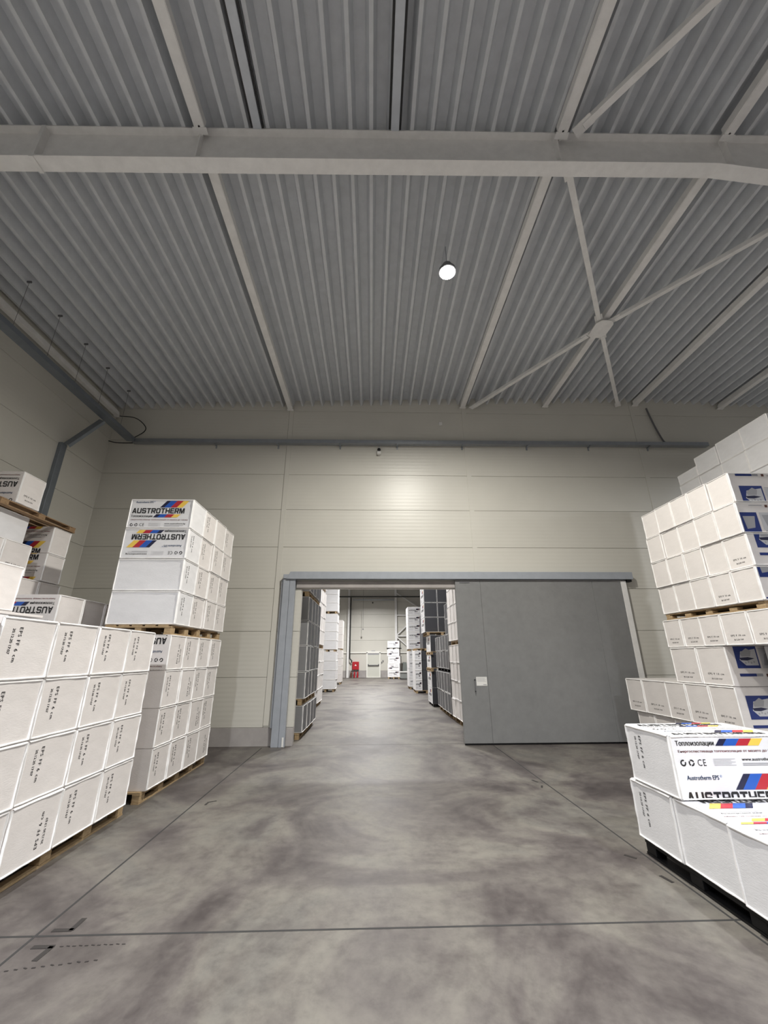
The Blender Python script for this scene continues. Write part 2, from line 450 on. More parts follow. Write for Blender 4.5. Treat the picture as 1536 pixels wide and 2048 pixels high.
# ------------------------------------------------------------------ camera
cam = bpy.data.cameras.new('camera'); co = bpy.data.objects.new('camera', cam); C.objects.link(co); scene.camera = co
cam.sensor_fit = 'HORIZONTAL'; cam.sensor_width = 36; cam.lens = 36*814.82/1536; cam.clip_start = .05; cam.clip_end = 200
pt, yw, rl = 0.341370085, 0.0306741578, -0.00428048847
f0 = Vector((math.sin(yw)*math.cos(pt), math.cos(yw)*math.cos(pt), math.sin(pt))); r0 = Vector((math.cos(yw), -math.sin(yw), 0)); u0 = r0.cross(f0)
r_ = r0*math.cos(rl)+u0*math.sin(rl); u_ = -r0*math.sin(rl)+u0*math.cos(rl)
M = Matrix((r_, u_, -f0)).transposed().to_4x4(); M.translation = Vector((0, 0, 1.81)); co.matrix_world = M

# ------------------------------------------------------------------ room shell
XL, XR, YN, YB, YF = -7.15, 22.5, -14.0, 10.02, 40.78
RX = 7.75
def roof(x): return 8.85 - .0305*abs(x-RX)
struct(MB().box(XL-.3, XR+.3, YN-.3, YF+.3, -.25, 0).build('floor', FLOOR))
j = MB()
for x in (-2.31, 2.64): j.box(x-.009, x+.009, YN, 9.86, 0, .0012)
j.box(XL, XR, 3.691, 3.709, 0, .0013); j.box(-1.69, 2.1, 10.10, 10.106, 0, .0012)
for yy in (16.4, 22.8, 29.2, 35.6): j.box(XL, XR, yy-.006, yy+.006, 0, .0012)
struct(j.build('floor_joint', JOINT))
k = MB()
def mk(x0, y0, x1, y1, w): k.bar((x0, y0, .001), (x1, y1, .001), w*1.4, .0024)
mk(-2.235, 3.762, -2.095, 3.762, .026); mk(-2.105, 3.755, -2.105, 3.90, .026)
mk(-2.24, 3.585, -2.10, 3.585, .026); mk(-2.113, 3.59, -2.125, 3.45, .026)
mk(-2.16, 6.44, -2.06, 6.50, .02); mk(-2.15, 6.42, -2.15, 6.34, .02)
mk(2.50, 7.27, 2.545, 7.15, .02); mk(2.54, 6.98, 2.50, 6.88, .02)
mk(2.45, 4.74, 2.52, 4.66, .022); mk(2.53, 4.34, 2.56, 4.22, .022)
for i in range(11):
    t = i/10
    mk(-2.24+.49*t, 3.365+.075*t+.006*(i % 3), -2.24+.49*t+.022, 3.368+.075*t, .006)
    mk(-2.06+.40*t, 3.585+.01*t+.006*(i % 2), -2.06+.40*t+.022, 3.585+.01*t, .005)
struct(k.build('floor_marking', MARK))

# ceiling: deep trapezoidal steel deck, ribs run away from the camera
prof = []; x = XL-.2; pitch = .28
while x < XR+.2:
    for dx, dz in ((0, 0), (.05, 0), (.095, .19), (.235, .19)):
        prof.append((x+dx, roof(x+dx)+dz))
    x += pitch
d = MB(); n = len(prof)
for yv in (YN-.2, YF+.2):
    d.v += [(a, yv, b) for a, b in prof]
for i in range(n-1): d.f.append((i, i+1, n+i+1, n+i)); d.m.append(0)
d.v += [(prof[0][0], YN-.2, 9.6), (prof[-1][0], YN-.2, 9.6), (prof[-1][0], YF+.2, 9.6), (prof[0][0], YF+.2, 9.6)]
d.f.append((2*n, 2*n+1, 2*n+2, 2*n+3)); d.m.append(0)
struct(d.build('ceiling', DECK, recalc=False))

# back wall: sandwich panels 1 m high with a doorway
ZR = [.363, 1.38, 2.38, 3.38, 4.42, 5.42, 6.42, 7.42, 8.40, 9.35]
XS = [XL-.1, -2.36, 2.62, 7.55, 12.5, 17.5, XR+.1]
OX0, OX1, OZ = -1.70, 2.12, 3.39
def panels(m, x0, x1, y0, y1, zr, g=.004):
    for a, b in zip(zr, zr[1:]): m.box(x0+.003, x1-.003, y0, y1, a+g, b-g)
w = MB()
for xa, xb in zip(XS, XS[1:]):
    for za, zb in zip(ZR, ZR[1:]):
        if zb <= 3.4 and xa < OX0 < xb:
            w.box(xa+.003, OX0, YB, YB+.16, za+.003, zb-.003)
        elif zb <= 3.4 and xa < OX1 < xb:
            w.box(OX1, xb-.003, YB, YB+.16, za+.003, zb-.003)
            if xa < OX1: pass
        else:
            w.box(xa+.003, xb-.003, YB, YB+.16, za+.003, zb-.003)
# piece between the bay seam and the opening
wb = struct(w.build('wall_back', WALL, bevel=.005, seg=2))
core = MB(); core.box(XL-.1, OX0-.01, YB+.012, YB+.15, .36, 9.3).box(OX1+.01, XR+.1, YB+.012, YB+.15, .36, 9.3).box(OX0-.01, OX1+.01, YB+.012, YB+.15, OZ+.01, 9.3)
core.build('wall_core', WALLB, wb)
s = MB()
for x in (-2.295, 2.62, 7.56): s.box(x-.06, x+.06, YB-.012, YB+.004, .40 if x < 0 else 3.8, roof(x)-.01)
s.build('cover_strip', WALL, wb)
struct(MB().box(XL, OX0, YB-.012, YB+.17, 0, .36).box(OX1, XR, YB-.012, YB+.17, 0, .36).build('baseboard_back', PLINTH, bevel=.004, seg=1))
for nm, x0, x1 in (('wall_left', XL-.2, XL), ('wall_right', XR, XR+.2)):
    w = MB(); face = x1 if nm == 'wall_left' else x0
    ys = [YN] + [YN+6*i for i in range(1, 5)] + [10.0, 16, 22, 28, 34, YF]
    for ya, yb in zip(ys, ys[1:]):
        for za, zb in zip([0]+ZR, ZR): w.box(x0, x1, ya+.003, yb-.003, za+.003, zb-.003)
    wo = struct(w.build(nm, WALL, bevel=.005, seg=1))
    MB().box(x0+.02, x1-.02, YN, YF, 0, 9.3).build('wall_core', WALLB, wo)
struct(MB().box(XL-.2, XR+.2, YN-.2, YN, 0, 9.6).build('wall_front', WALL))
w = MB(); fx = [XL-.1, -2.2, 2.38, 7.4, 12.4, 17.4, XR+.1]; fz = [.6, 2.1, 3.3, 4.5, 5.7, 6.9, 8.1, 9.35]
for xa, xb in zip(fx, fx[1:]):
    for za, zb in zip(fz, fz[1:]): w.box(xa+.004, xb-.004, YF, YF+.15, za+.005, zb-.005)
wo = struct(w.build('wall_far', WALL, bevel=.006, seg=1))
MB().box(XL-.1, XR+.1, YF+.02, YF+.13, 0, 9.3).build('wall_core', WALLB, wo)
struct(MB().box(XL, -.52, YF-.03, YF+.1, 0, .6).box(.92, XR, YF-.03, YF+.1, 0, .6).build('baseboard_far', PLINTH))
struct(MB().bar((XL, YF-.05, 2.18), (-.47, YF-.05, 2.18), .07, .10).bar((.87, YF-.05, 2.18), (XR, YF-.05, 2.18), .07, .10).bar((-.47, YF-.05, 2.25), (.87, YF-.05, 2.25), .07, .10).build('trim_4', WTRIM))

# sliding door, its frame post and the rail cover
fr = MB()
fr.box(-2.135, -1.98, 9.885, 10.0, 0, 3.64).box(-1.972, -1.842, 9.885, 10.0, 0, 3.60).box(-1.982, -1.970, 9.90, 10.0, 0, 3.6)
fr.hexa([(-2.185,9.935,.36),(-2.135,9.935,.36),(-2.135,10.005,.36),(-2.185,10.005,.36),(-2.185,9.935,3.58),(-2.135,9.935,3.62),(-2.135,10.005,3.62),(-2.185,10.005,3.58)])
t1 = struct(fr.build('trim_1', FRAME, bevel=.004, seg=1))
MB().box(-1.90, -1.862, 9.872, 9.884, .01, .19).build('floor_guide', WPLAST, t1)
t2 = struct(MB().hexa([(-2.06,9.84,3.585),(6.45,9.84,3.585),(6.45,10.0,3.585),(-2.06,10.0,3.585),(-1.97,9.84,3.765),(6.45,9.84,3.765),(6.45,10.0,3.765),(-1.97,10.0,3.765)]).box(-2.135,-1.97,9.85,10.0,3.60,3.70).build('trim_2', FRAME, bevel=.005, seg=1))
MB().box(6.30, 6.42, 9.87, 9.99, 3.53, 3.585).build('rail_stop', PLAST, t2)
struct(MB().box(OX0-.12, OX1+.1, 9.965, YB-.002, 3.395, 3.54).build('trim_3', PLINTH))
dr = MB(); DX = [2.03, 2.647, 5.43, 6.15]
for a, b in zip(DX, DX[1:]): dr.box(a+.0015, b-.0015, 9.905, 9.985, .035, 3.578)
door = struct(dr.build('door_1', DOORM, bevel=.003, seg=1))
MB().box(6.152, 6.285, 9.90, 9.985, .035, 3.56).build('edge_profile', PAINT, door, bevel=.004, seg=1)
MB().box(2.04, 6.28, 9.915, 9.975, .004, .034).build('bottom_seal', PLAST, door)
MB().box(2.137, 2.385, 9.896, 9.904, 3.50, 3.53).build('latch', GREYCABLE, door)
h = MB().box(2.33, 2.352, 9.86, 9.875, 1.05, 1.33).box(2.33, 2.352, 9.86, 9.905, 1.06, 1.085).box(2.33, 2.352, 9.86, 9.905, 1.295, 1.32)
h.build('handle', GREYCABLE, door, bevel=.003, seg=1)
sg = MB().box(2.378, 2.62, 9.8985, 9.9045, 1.185, 1.37); so = sg.build('notice_sheet', WPLAST, door)
so['label'] = 'white notice sheet'
ln = MB()
for i in range(5): ln.box(2.395, 2.60-.03*(i % 2), 9.8972, 9.8984, 1.345-.018*i, 1.350-.018*i)
ln.box(2.53, 2.605, 9.8972, 9.8984, 1.20, 1.215).build('notice_lines', PGREY, so)
MB().box(5.60, 5.70, 9.885, 9.904, .03, .09).build('corner_clip', WPLAST, door)

# exit door in the far wall
e = struct(MB().box(-.36, .76, YF-.06, YF-.01, .03, 2.13).build('door_2', EXDOOR))
MB().box(-.47, -.36, YF-.10, YF-.02, 0, 2.2).box(.76, .87, YF-.10, YF-.02, 0, 2.2).box(-.47, .87, YF-.10, YF-.02, 2.13, 2.2).box(-.36, .76, YF-.10, YF-.03, 0, .05).build('door_frame', WTRIM, e)
MB().bar((-.28, YF-.14, 1.06), (.68, YF-.14, 1.06), .05, .06).bar((-.28,YF-.14,1.06),(-.28,YF-.05,1.12),.07,.12).bar((.68,YF-.14,1.06),(.68,YF-.05,1.12),.07,.12).build('push_bar', mat('dark_grey_metal',(.09,.09,.1),.4), e)
MB().box(-.33, .73, YF-.075, YF-.062, 2.0, 2.12).build('door_closer', PGREY, e)
tag(MB().box(.0, .36, YF-.06, YF-.005, 2.30, 2.36).build('exit_light', PGREY), 'small grey emergency light box above the far exit door', 'emergency light')

# ------------------------------------------------------------------ roof steel
bd = .62
def beam(yc, label):
    o = empty('roof_beam', (0, yc, 0)); tag(o, label, 'roof beam')
    m = MB()
    st = [(-7.1, roof(-7.1)-bd), (4.70, roof(4.70)-bd), (7.75, 7.68), (10.8, roof(10.8)-bd), (22.4, roof(22.4)-bd)]
    for (xa, za), (xb, zb) in zip(st, st[1:]):
        ta, tb = roof(xa)-.004, roof(xb)-.004
        m.slab(xa, xb, za, za+.018, zb, zb+.018, -.0935, .0935)
        m.slab(xa, xb, ta-.018, ta, tb-.018, tb, -.0935, .0935)
        m.slab(xa, xb, za+.018, ta-.018, zb+.018, tb-.018, -.007, .007)
    m.build('beam_profile', PAINT, o)
    for x in (-2.33, 2.52, 4.93):
        MB().slab(x-.007, x+.007, roof(x)-bd+.02, roof(x)-.024, roof(x)-bd+.02, roof(x)-.024, -.092, .092).build('stiffener_plate', PAINT, o)
    x = -4.38
    MB().box(x-.025, x+.025, -.10, .10, roof(x)-bd-.022, roof(x)-.01).build('splice_plate', PAINT, o)
    return o
beam(3.60, 'white steel roof beam spanning across the hall under the ribbed ceiling')
def rtube(x, label, z=None, s=.14, y0=3.70, y1=9.99, group='roof tubes beyond the beam', cat='roof tube'):
    z = z if z else roof(x)-s/2-.006
    o = MB().box(x-s/2, x+s/2, y0+.06, y1-.05, z-s/2, z+s/2).build('roof_tube', PAINT, bevel=.008, seg=2)
    tag(o, label, cat, group)
    for y in (y0+.03, y1-.03): MB().box(x-s/2-.02, x+s/2+.02, y-.04, y+.04, z-s/2-.006, z-s/2+.006).box(x-.012, x+.012, y-.06, y+.06, z-s/2, z+s/2).build('end_cleat', PAINT, o)
    return o
for x, w in ((-2.33, 'leftmost long white tube between beam and back wall'), (2.58, 'long white tube just right of the bright lamp'), (4.99, 'long white tube passing through the cross bracing node plate'), (7.66, 'long white ridge tube right of the cross bracing'), (10.2, 'rightmost long white tube at the back wall, near the frame edge')):
    rtube(x, w)
for x, w in ((-2.31, 'white roof tube at upper left, nearer than the beam'), (2.57, 'white roof tube at upper right of centre, nearer than the beam'), (4.92, 'white roof tube at the upper right corner, nearer than the beam')):
    rtube(x, w, y0=-2.8, y1=3.50, group='roof tubes before the beam')
rtube(-6.95, 'pale eaves tube along the left wall above the dark cable tray', z=8.06, s=.12, y0=3.7, y1=9.8, group='eaves tube')
for x, w in ((-1.575, 'pale grey ceiling channel at upper left running up to the beam'), (.278, 'pale grey ceiling channel near top centre running up to the beam')):
    zz = roof(x)
    o = MB().box(x-.055, x+.055, -2.8, 3.49, zz-.06, zz-.012).build('ceiling_channel', CHAN, bevel=.004, seg=1)
    tag(o, w, 'ceiling channel', 'ceiling channels before the beam')
    MB().box(x-.085, x-.058, -2.8, 3.49, zz-.03, zz-.004).box(x+.058, x+.085, -2.8, 3.49, zz-.03, zz-.004).build('edge_shade', CABLE, o)  # black strips paint in the shadow along both edges of the channel
def brace(a, b, label, s=.09, group='roof cross braces'):
    a, b = Vector(a), Vector(b); dn = (b-a).normalized()
    o = MB().bar(a+dn*.12, b-dn*.12, s).build('roof_brace', PAINT, bevel=.006, seg=1); tag(o, label, 'roof brace', group)
    MB().bar(a, a+dn*.24, .15, .014).build('gusset', PAINT, o); MB().bar(b-dn*.24, b, .15, .014).build('gusset', PAINT, o)
    return o
NX, NY = 4.95, 6.88; zb = lambda x: roof(x)-.20
nd = Vector((NX, NY, zb(NX)))
for (x, y, w) in ((2.78, 3.78, 'brace from roof beam to node plate, near end left'), (7.55, 3.78, 'brace from node plate toward the upper right frame edge'), (2.80, 9.92, 'brace from node plate down left to the back wall'), (7.12, 9.92, 'brace from node plate down right to the back wall')):
    e = Vector((x, y, zb(x))); dn = (e-nd).normalized()
    brace(nd+dn*.17, e, 'white square '+w)
npl = MB(); hz = zb(NX)
op = [(-.19,-.16),(-.10,-.25),(.10,-.25),(.19,-.16),(.19,.16),(.10,.25),(-.10,.25),(-.19,.16)]
lo_ = [(NX+a_, NY+b_, hz-.066) for a_, b_ in op]; hi_ = [(NX+a_, NY+b_, hz-.050) for a_, b_ in op]
npl.poly(lo_[::-1]); npl.poly(hi_)
for i in range(8): npl.poly([lo_[i], lo_[(i+1)%8], hi_[(i+1)%8], hi_[i]])
tag(npl.build('node_plate', PAINT), 'square white node plate where the roof braces cross', 'node plate')
brace((2.72, 3.42, zb(2.7)), (7.55, -2.7, zb(7.55)), 'white square brace at upper right, nearer than the beam')
# columns and bracing at the far wall
for x, w in ((-2.21, 'pale steel column left of the far exit door'), (2.36, 'pale steel column behind the far pallet stack')):
    m = MB().box(x-.10, x+.10, YF-.22, YF-.205, 0, 8.3).box(x-.10, x+.10, YF-.05, YF-.035, 0, 8.3).box(x-.006, x+.006, YF-.205, YF-.05, 0, 8.3)
    tag(m.build('steel_column', PAINT), w, 'column', 'far wall columns')
for a, b, w in (((2.42,YF-.15,7.75),(7.2,YF-.15,4.6),'upper falling diagonal'), ((2.42,YF-.15,3.75),(5.0,YF-.15,6.1),'rising diagonal'), ((2.42,YF-.15,3.6),(5.0,YF-.15,1.4),'lower falling diagonal'), ((2.42,YF-.15,5.6),(7.3,YF-.15,5.6),'upper horizontal'), ((2.42,YF-.15,3.68),(7.3,YF-.15,3.68),'lower horizontal')):
    tag(MB().bar(a, b, .10).build('wall_brace', PAINT), f'pale {w} brace right of the far column', 'wall brace', 'far wall braces')

# ------------------------------------------------------------------ lamps
def lamp(x, y, z, label, power, col=(1,.975,.93), size=.34, group=None, spread=150):
    o = empty('high_bay_lamp', (x, y, z)); tag(o, label, 'lamp', group)
    MB().lathe([(.05,.18),(.08,.17),(.11,.08),(.145,.05),(.15,.0),(.135,-.004)], 0, 0, 28).build('housing', GREYCABLE, o, smooth=False)
    MB().lathe([(.13,-.004),(.13,-.012),(.08,-.016)], 0, 0, 28).build('led_lens', EMIT, o)
    MB().tube([(0,0,.19),(0,0,roof(x)-z)], .008, 8).build('hanger', GALV, o)
    li = bpy.data.lights.new('lamp_light', 'AREA'); li.shape = 'DISK'; li.size = size; li.energy = power; li.color = col; li.spread = math.radians(spread)
    lo = bpy.data.objects.new('lamp_light', li); C.objects.link(lo); lo.parent = o; lo.location = (0, 0, -.03)
    return o
lamp(1.27, 5.20, 8.05, 'bright round high bay lamp glowing under the ribbed ceiling', 440, col=(1,.97,.89), size=.24, spread=165)
for i, (x, y, pw, sp) in enumerate(((-2.6,-1.4,540,136), (4.6,-1.4,430,136), (1.27,-8.0,620,136), (14.2,5.2,520,162), (14.2,-1.4,360,140))):
    lamp(x, y, 7.9, 'round high bay lamp behind the viewpoint', pw, col=(.94,.965,1.), group='unseen hall lamps', spread=sp)
for i, y in enumerate((14.2, 20.6, 27.0, 34.5)):
    lamp(.1, y, 8.05, 'round high bay lamp in the far hall above the aisle', [340, 390, 430, 800][i], col=(1,.99,.97), group='far hall lamps')

# ------------------------------------------------------------------ trays, cables, devices
def chan(m, a, b, w, h, up=(0,0,1)):
    a, b = Vector(a), Vector(b); d = (b-a).normalized(); u = Vector(up); r = d.cross(u).normalized()
    m.bar(a, b, w, .006, up); m.bar(a+r*(w/2)+u*h/2, b+r*(w/2)+u*h/2, .006, h, up); m.bar(a-r*(w/2)+u*h/2, b-r*(w/2)+u*h/2, .006, h, up)
o = empty('cable_tray', (0, 9.9, 7.3)); tag(o, 'long galvanised cable tray running along the back wall above the doorway', 'cable tray')
m = MB(); chan(m, (-6.45,9.915,7.265), (9.42,9.915,7.345), .13, .105); t = m.build('channel', GALV); t.parent = o; t.location = (0,-9.9,-7.3)
for i, x in enumerate((-4.26, -2.58, -.89, .68, 2.48, 4.30, 6.05, 7.75)):
    z = 7.265+.08*(x+6.45)/15.87
    t = MB().box(x-.02, x+.02, 9.85, 10.018, z-.03, z-.006).box(x-.02, x+.02, 10.005, 10.018, z-.10, z-.02).build('bracket', GALV); t.parent = o; t.location = (0,-9.9,-7.3)
o = empty('cable_tray', (-6.48, 6, 7.3)); tag(o, 'dark cable tray hung along the left wall under the eaves tube', 'cable tray')
m = MB(); chan(m, (-6.48,-2.0,7.28), (-6.48,9.84,7.28), .20, .10); t = m.build('channel', TRAY); t.parent = o; t.location = (6.48,-6,-7.3)
for y in (5.2, 5.9, 6.7, 7.5, 8.3, 9.2):
    t = MB().tube([(-6.40,y,7.28),(-6.40,y,roof(-6.4)+.01)], .0035, 6).box(-6.44,-6.36,y-.012,y+.012,roof(-6.4)-.03,roof(-6.4)+.005).build('hanger_rod', GREYCABLE); t.parent = o; t.location = (6.48,-6,-7.3)
o = empty('cable_tray', (-7.0, 8.5, 5)); tag(o, 'dark cable tray branch sloping to the left wall and dropping down it', 'cable tray')
m = MB(); chan(m, (-6.60,8.80,7.27), (-7.04,8.50,6.44), .16, .07, (0,.9,-.43)); t = m.build('sloped_channel', TRAY); t.parent = o; t.location = (7,-8.5,-5)
m = MB(); m.box(-7.1495,-7.06,8.42,8.58,0.0,6.45); t = m.build('drop_channel', TRAY, bevel=.004, seg=1); t.parent = o; t.location = (7,-8.5,-5)
def smooth(pts, n=6):
    out = []
    for i in range(len(pts)-1):
        p0, p1, p2, p3 = [Vector(pts[min(max(i+q,0),len(pts)-1)]) for q in (-1,0,1,2)]
        for j in range(n):
            t = j/n; out.append(.5*((2*p1)+(p2-p0)*t+(2*p0-5*p1+4*p2-p3)*t*t+(-p0+3*p1-3*p2+p3)*t**3))
    out.append(Vector(pts[-1])); return out
tag(MB().tube(smooth([(-6.88,9.76,8.0),(-6.5,9.85,8.0),(-6.22,9.88,7.78),(-6.2,9.88,7.6),(-6.42,9.86,7.40)]), .012, 8).build('cable', CABLE), 'black cable looping at the upper left corner above the trays', 'cable')
tag(MB().tube(smooth([(-7.12,9.93,7.33),(-6.9,9.93,7.28),(-6.5,9.93,7.275),(-6.44,9.93,7.30)]), .014, 8).build('cable', CABLE), 'short dark cable stub reaching the left corner beside the tray', 'cable')
tag(MB().tube(smooth([(7.98,9.975,8.62),(8.08,9.975,8.1),(8.22,9.975,7.6),(8.30,9.96,7.46)]), .022, 8).build('cable', GREYCABLE), 'dark cable bundle dropping from the ridge tube to the tray', 'cable')
o = empty('security_camera', (.175, 9.93, 7.10)); tag(o, 'small white security camera with black lens below the tray', 'security camera')
MB().box(-.05,.05,-.03,.085,-.085,-.005).build('housing', WPLAST, o, bevel=.012, seg=2)
MB().lathe([(.03,.0),(.048,.015),(.05,.05),(.03,.075)], 0, -.02, 18).build('lens_dome', GLASSBLK, o)
MB().box(-.008,.008,-.02,.0,.07,.18).build('mount', GALV, o)
tag(MB().box(1.87,1.97,9.985,10.018,7.98,8.08).build('wall_sensor', WPLAST, bevel=.006, seg=1), 'small pale square sensor box high on the back wall', 'sensor box')

# fire point and pipe at the far wall
PX = -2.02
tag(MB().tube([(-7.0,YF-.35,7.36),(7.3,YF-.35,7.36)], .055, 10).build('fire_pipe', CABLE), 'black horizontal pipe across the top of the far wall', 'pipe')
tag(MB().tube([(PX,YF-.30,7.30),(PX,YF-.30,1.75),(PX+.03,YF-.30,1.62),(-1.80,YF-.28,1.45),(-1.86,YF-.22,1.36),(-1.835,YF-.15,1.34)], .055, 10).build('fire_pipe', CABLE), 'black vertical pipe running down to the red hose cabinet', 'pipe')
o = empty('fire_hose_cabinet', (-1.46, YF-.10, .68)); tag(o, 'red fire hose cabinet on the far wall left of exit door', 'fire cabinet')
MB().box(-.31,.31,-.11,.104,0,.70).build('cabinet_body', REDP, o, bevel=.01, seg=1)
MB().box(-.28,.28,-.122,-.111,.03,.67).build('cabinet_door', REDP, o)
s = MB(); s.poly([(-.09,-.1235,.34),(.09,-.1235,.34),(.06,-.1235,.42),(0,-.1235,.48),(-.06,-.1235,.42)]); s.build('symbol', WPLAST, o)
for i, x in enumerate((-1.84, -1.55, -1.26)):
    o = empty('fire_extinguisher', (x, YF-.30, 0)); tag(o, ('leftmost, largest dark' if i == 0 else ('middle red' if i == 1 else 'rightmost red'))+' fire extinguisher standing below the hose cabinet', 'fire extinguisher', 'fire extinguishers')
    r = .10 if i == 0 else .075
    MB().lathe([(r*.9,0),(r,.02),(r,.42),(r*.7,.5),(r*.3,.53),(r*.3,.56)], 0, 0, 16).build('cylinder', PBROWN if i == 0 else REDP, o)
    MB().box(-.05,.06,-.02,.02,.555,.60).build('valve', CABLE, o); MB().tube([(.05,0,.57),(r+.04,-.02,.5),(r+.03,-.03,.15)], .013, 6).build('hose', CABLE, o)
o = empty('pull_cord', (-.80, YF-1.0, 4.25)); tag(o, 'thin hanging cord with small grip before the far wall', 'cord')
MB().tube([(0,0,.05),(0,0,roof(-.8)-4.25)], .012, 6).build('cord', GREYCABLE, o); MB().box(-.05,.05,-.03,.03,-.06,.06).build('grip', GREYCABLE, o)
tag(MB().box(-1.85,2.2,YF-.30,YF-.14,7.02,7.10).build('cable_tray', GALV), 'short shiny cable tray high on the far wall under the black pipe', 'cable tray')
tag(MB().box(.05,.16,YF-.2,YF-.01,6.74,6.86).build('wall_sensor', GLASSBLK), 'small dark sensor high on the far wall', 'sensor box')
tag(MB().box(.93,1.03,YF-.06,YF-.03,1.25,1.37).box(1.05,1.14,YF-.06,YF-.03,1.38,1.50).build('switch_box', GREYCABLE), 'small dark switches beside the far exit door', 'switch')

# ------------------------------------------------------------------ left stacks (hall side)
G = 'packs in the nearest left stack'
pallet('long wooden pallet under the nearest left stack', -3.93, -3.03, 3.50, 6.02, 0, .137)
X0, X1 = -3.976, -2.956
for k in range(4):
    for c in range(4):
        y1 = 5.90-.61*c; kind = 'vi' if (k == 0 and c == 2) else 'v'
        pack(f'white insulation pack, {layer_word(k,4)} layer, {ORD[c]} from the doorway in the nearest left stack', G, X0, X1, y1-.61, y1, .137+.5*k, .137+.5*(k+1), text=('+x', kind), jx=rng.uniform(-.006,.012))
pallet('wooden pallet at the left frame edge, nearest the viewer', -3.93, -3.03, 2.20, 3.43, 0, .137)
for k in range(4):
    pack(f'white insulation pack, {layer_word(k,4)} layer, nearest the viewer at the left frame edge', 'packs at the left frame edge', X0, X1, 2.80, 3.42, .137+.5*k, .137+.5*(k+1), text=('+x', 'v'))
G = 'packs in the lower left stack beside the back wall'
pallet('wooden pallet on the floor under the left stack beside the back wall', -3.98, -3.03, 6.38, 8.60, 0, .137)
X0, X1 = -4.02, -2.98
for k in range(4):
    for c in range(4):
        y0 = 6.42+.528*c
        wr = [('-y', 'wrap', .155, True)] if (k == 3 and c == 0) else []
        pack(f'white insulation pack, {layer_word(k,4)} layer, {ORD[c]} from viewer, lower left stack near wall', G, X0, X1, y0, y0+.528, .137+.5*k, .137+.5*(k+1), text=('+x', 'vi' if (k+c) % 5 == 3 else 'v'), wraps=wr, jx=rng.uniform(-.006,.014) if c else 0.)
G = 'packs in the raised left stack'
pallet('wooden pallet carrying the raised left stack', -4.0, -3.02, 6.46, 8.56, 2.139, .14, along='x')
X0, X1 = -4.03, -2.985
for k in range(4):
    for c in range(4):
        y0 = 6.485+.53*c; wr = []
        if c == 0 and k == 3: wr = [('-y', 'wrap', .355, False)]
        if c == 0 and k == 2: wr = [('-y', 'wrap', .20, True)]
        dz = 0
        pack((f'white insulation pack, {layer_word(k,4)} layer, {ORD[c]} from the viewer in the raised left stack'), G, X0, X1, y0, y0+.53, 2.281+.51*k, 2.281+.51*(k+1), col='cool' if c == 0 else 'white', text=('+x', 'v') if not (k == 3 and c in (0, 2)) else None, wraps=wr, seam=('+x', '-y') if c == 0 else '+x', jx=[0,-.02,.012,-.006][(c+k*2) % 4] if c else -.004)
# second row on the left
HG = 'wrapped loads hidden behind other stacks'
HL = 'white wrapped load hidden behind the stacks in front of it'
pallet('wooden pallet hidden behind the nearest left stack', -5.10, -4.16, 3.62, 4.88, 0, .137)
load(HL, HG, -5.15, -4.12, 3.66, 4.90, .139, 2.275)
tag(MB().box(-5.1,-4.12,4.62,5.38,2.28,2.312).build('foam_board', WHITE, bevel=.004, seg=1), 'thin white foam board lying under the bright pack at left edge', 'foam board')
pack('bright white insulation pack at the left edge, on the thin foam board', None, -5.15, -4.13, 4.30, 4.92, 2.315, 2.83)
pallet('wooden pallet hidden in the second left row', -5.42, -4.50, 6.02, 8.20, 0, .137)
load(HL, HG, -5.47, -4.46, 6.02, 8.14, .139, 2.163)
for c in range(4):
    y0 = 6.02+.53*c
    pack(f'white insulation pack, {ORD[c]} from the viewer, seen over the nearest left stack', 'packs seen over the nearest left stack', -5.47, -4.45, y0, y0+.53, 2.165, 2.672, wraps=[('-y', 'wrap', .275, True)] if c == 0 else [], seam='+x')
pallet('wooden pallet hidden at the left wall', -6.5, -5.56, 5.50, 7.42, 0, .137)
load(HL, HG, -6.53, -5.53, 5.50, 7.42, .139, 2.535)
for c in range(2): pack(f'grey shaded insulation pack, {["left","right"][c]} one under the printed packs at the left wall', 'shaded packs at the left wall', -6.53, -5.52, 6.46+.48*c, 6.94+.48*c, 2.537, 3.017, seam='+x')
load(HL, HG, -6.53, -5.53, 5.50, 6.45, 2.537, 3.017)
for c, w in enumerate(('right hand', 'left hand')):
    pack(f'{w} dim white insulation pack at left edge behind the bright pack', 'dim pair of packs at the left edge', -6.53, -5.51, 6.07-.52*c, 6.585-.52*c, 3.022, 3.52, text=('+x', 'h'))
for k, w in enumerate(('lower', 'upper')):
    pack(f'{w} printed insulation pack below the high wooden pallet at the left wall', 'printed packs below the high pallet', -6.53, -5.51, 6.92, 7.35, 3.022+.474*k, 3.022+.474*(k+1), wraps=[('-y', 'wrap', .12 if k else .49, False)])
load(HL, HG, -6.53, -5.60, 5.80, 6.5, 3.525, 3.968)
pallet('dark wooden pallet high at the left wall with one pack on it', -6.6, -5.47, 5.76, 7.36, 3.972, .11, m=WOODD, along='x', bottoms=True)
pack('white printed insulation pack on the high wooden pallet at far left', 'packs on the high pallet', -6.53, -5.51, 6.04, 6.5, 4.084, 4.61, wraps=[('-y', 'wrap', .26, True)], text=('+x', 'h'))

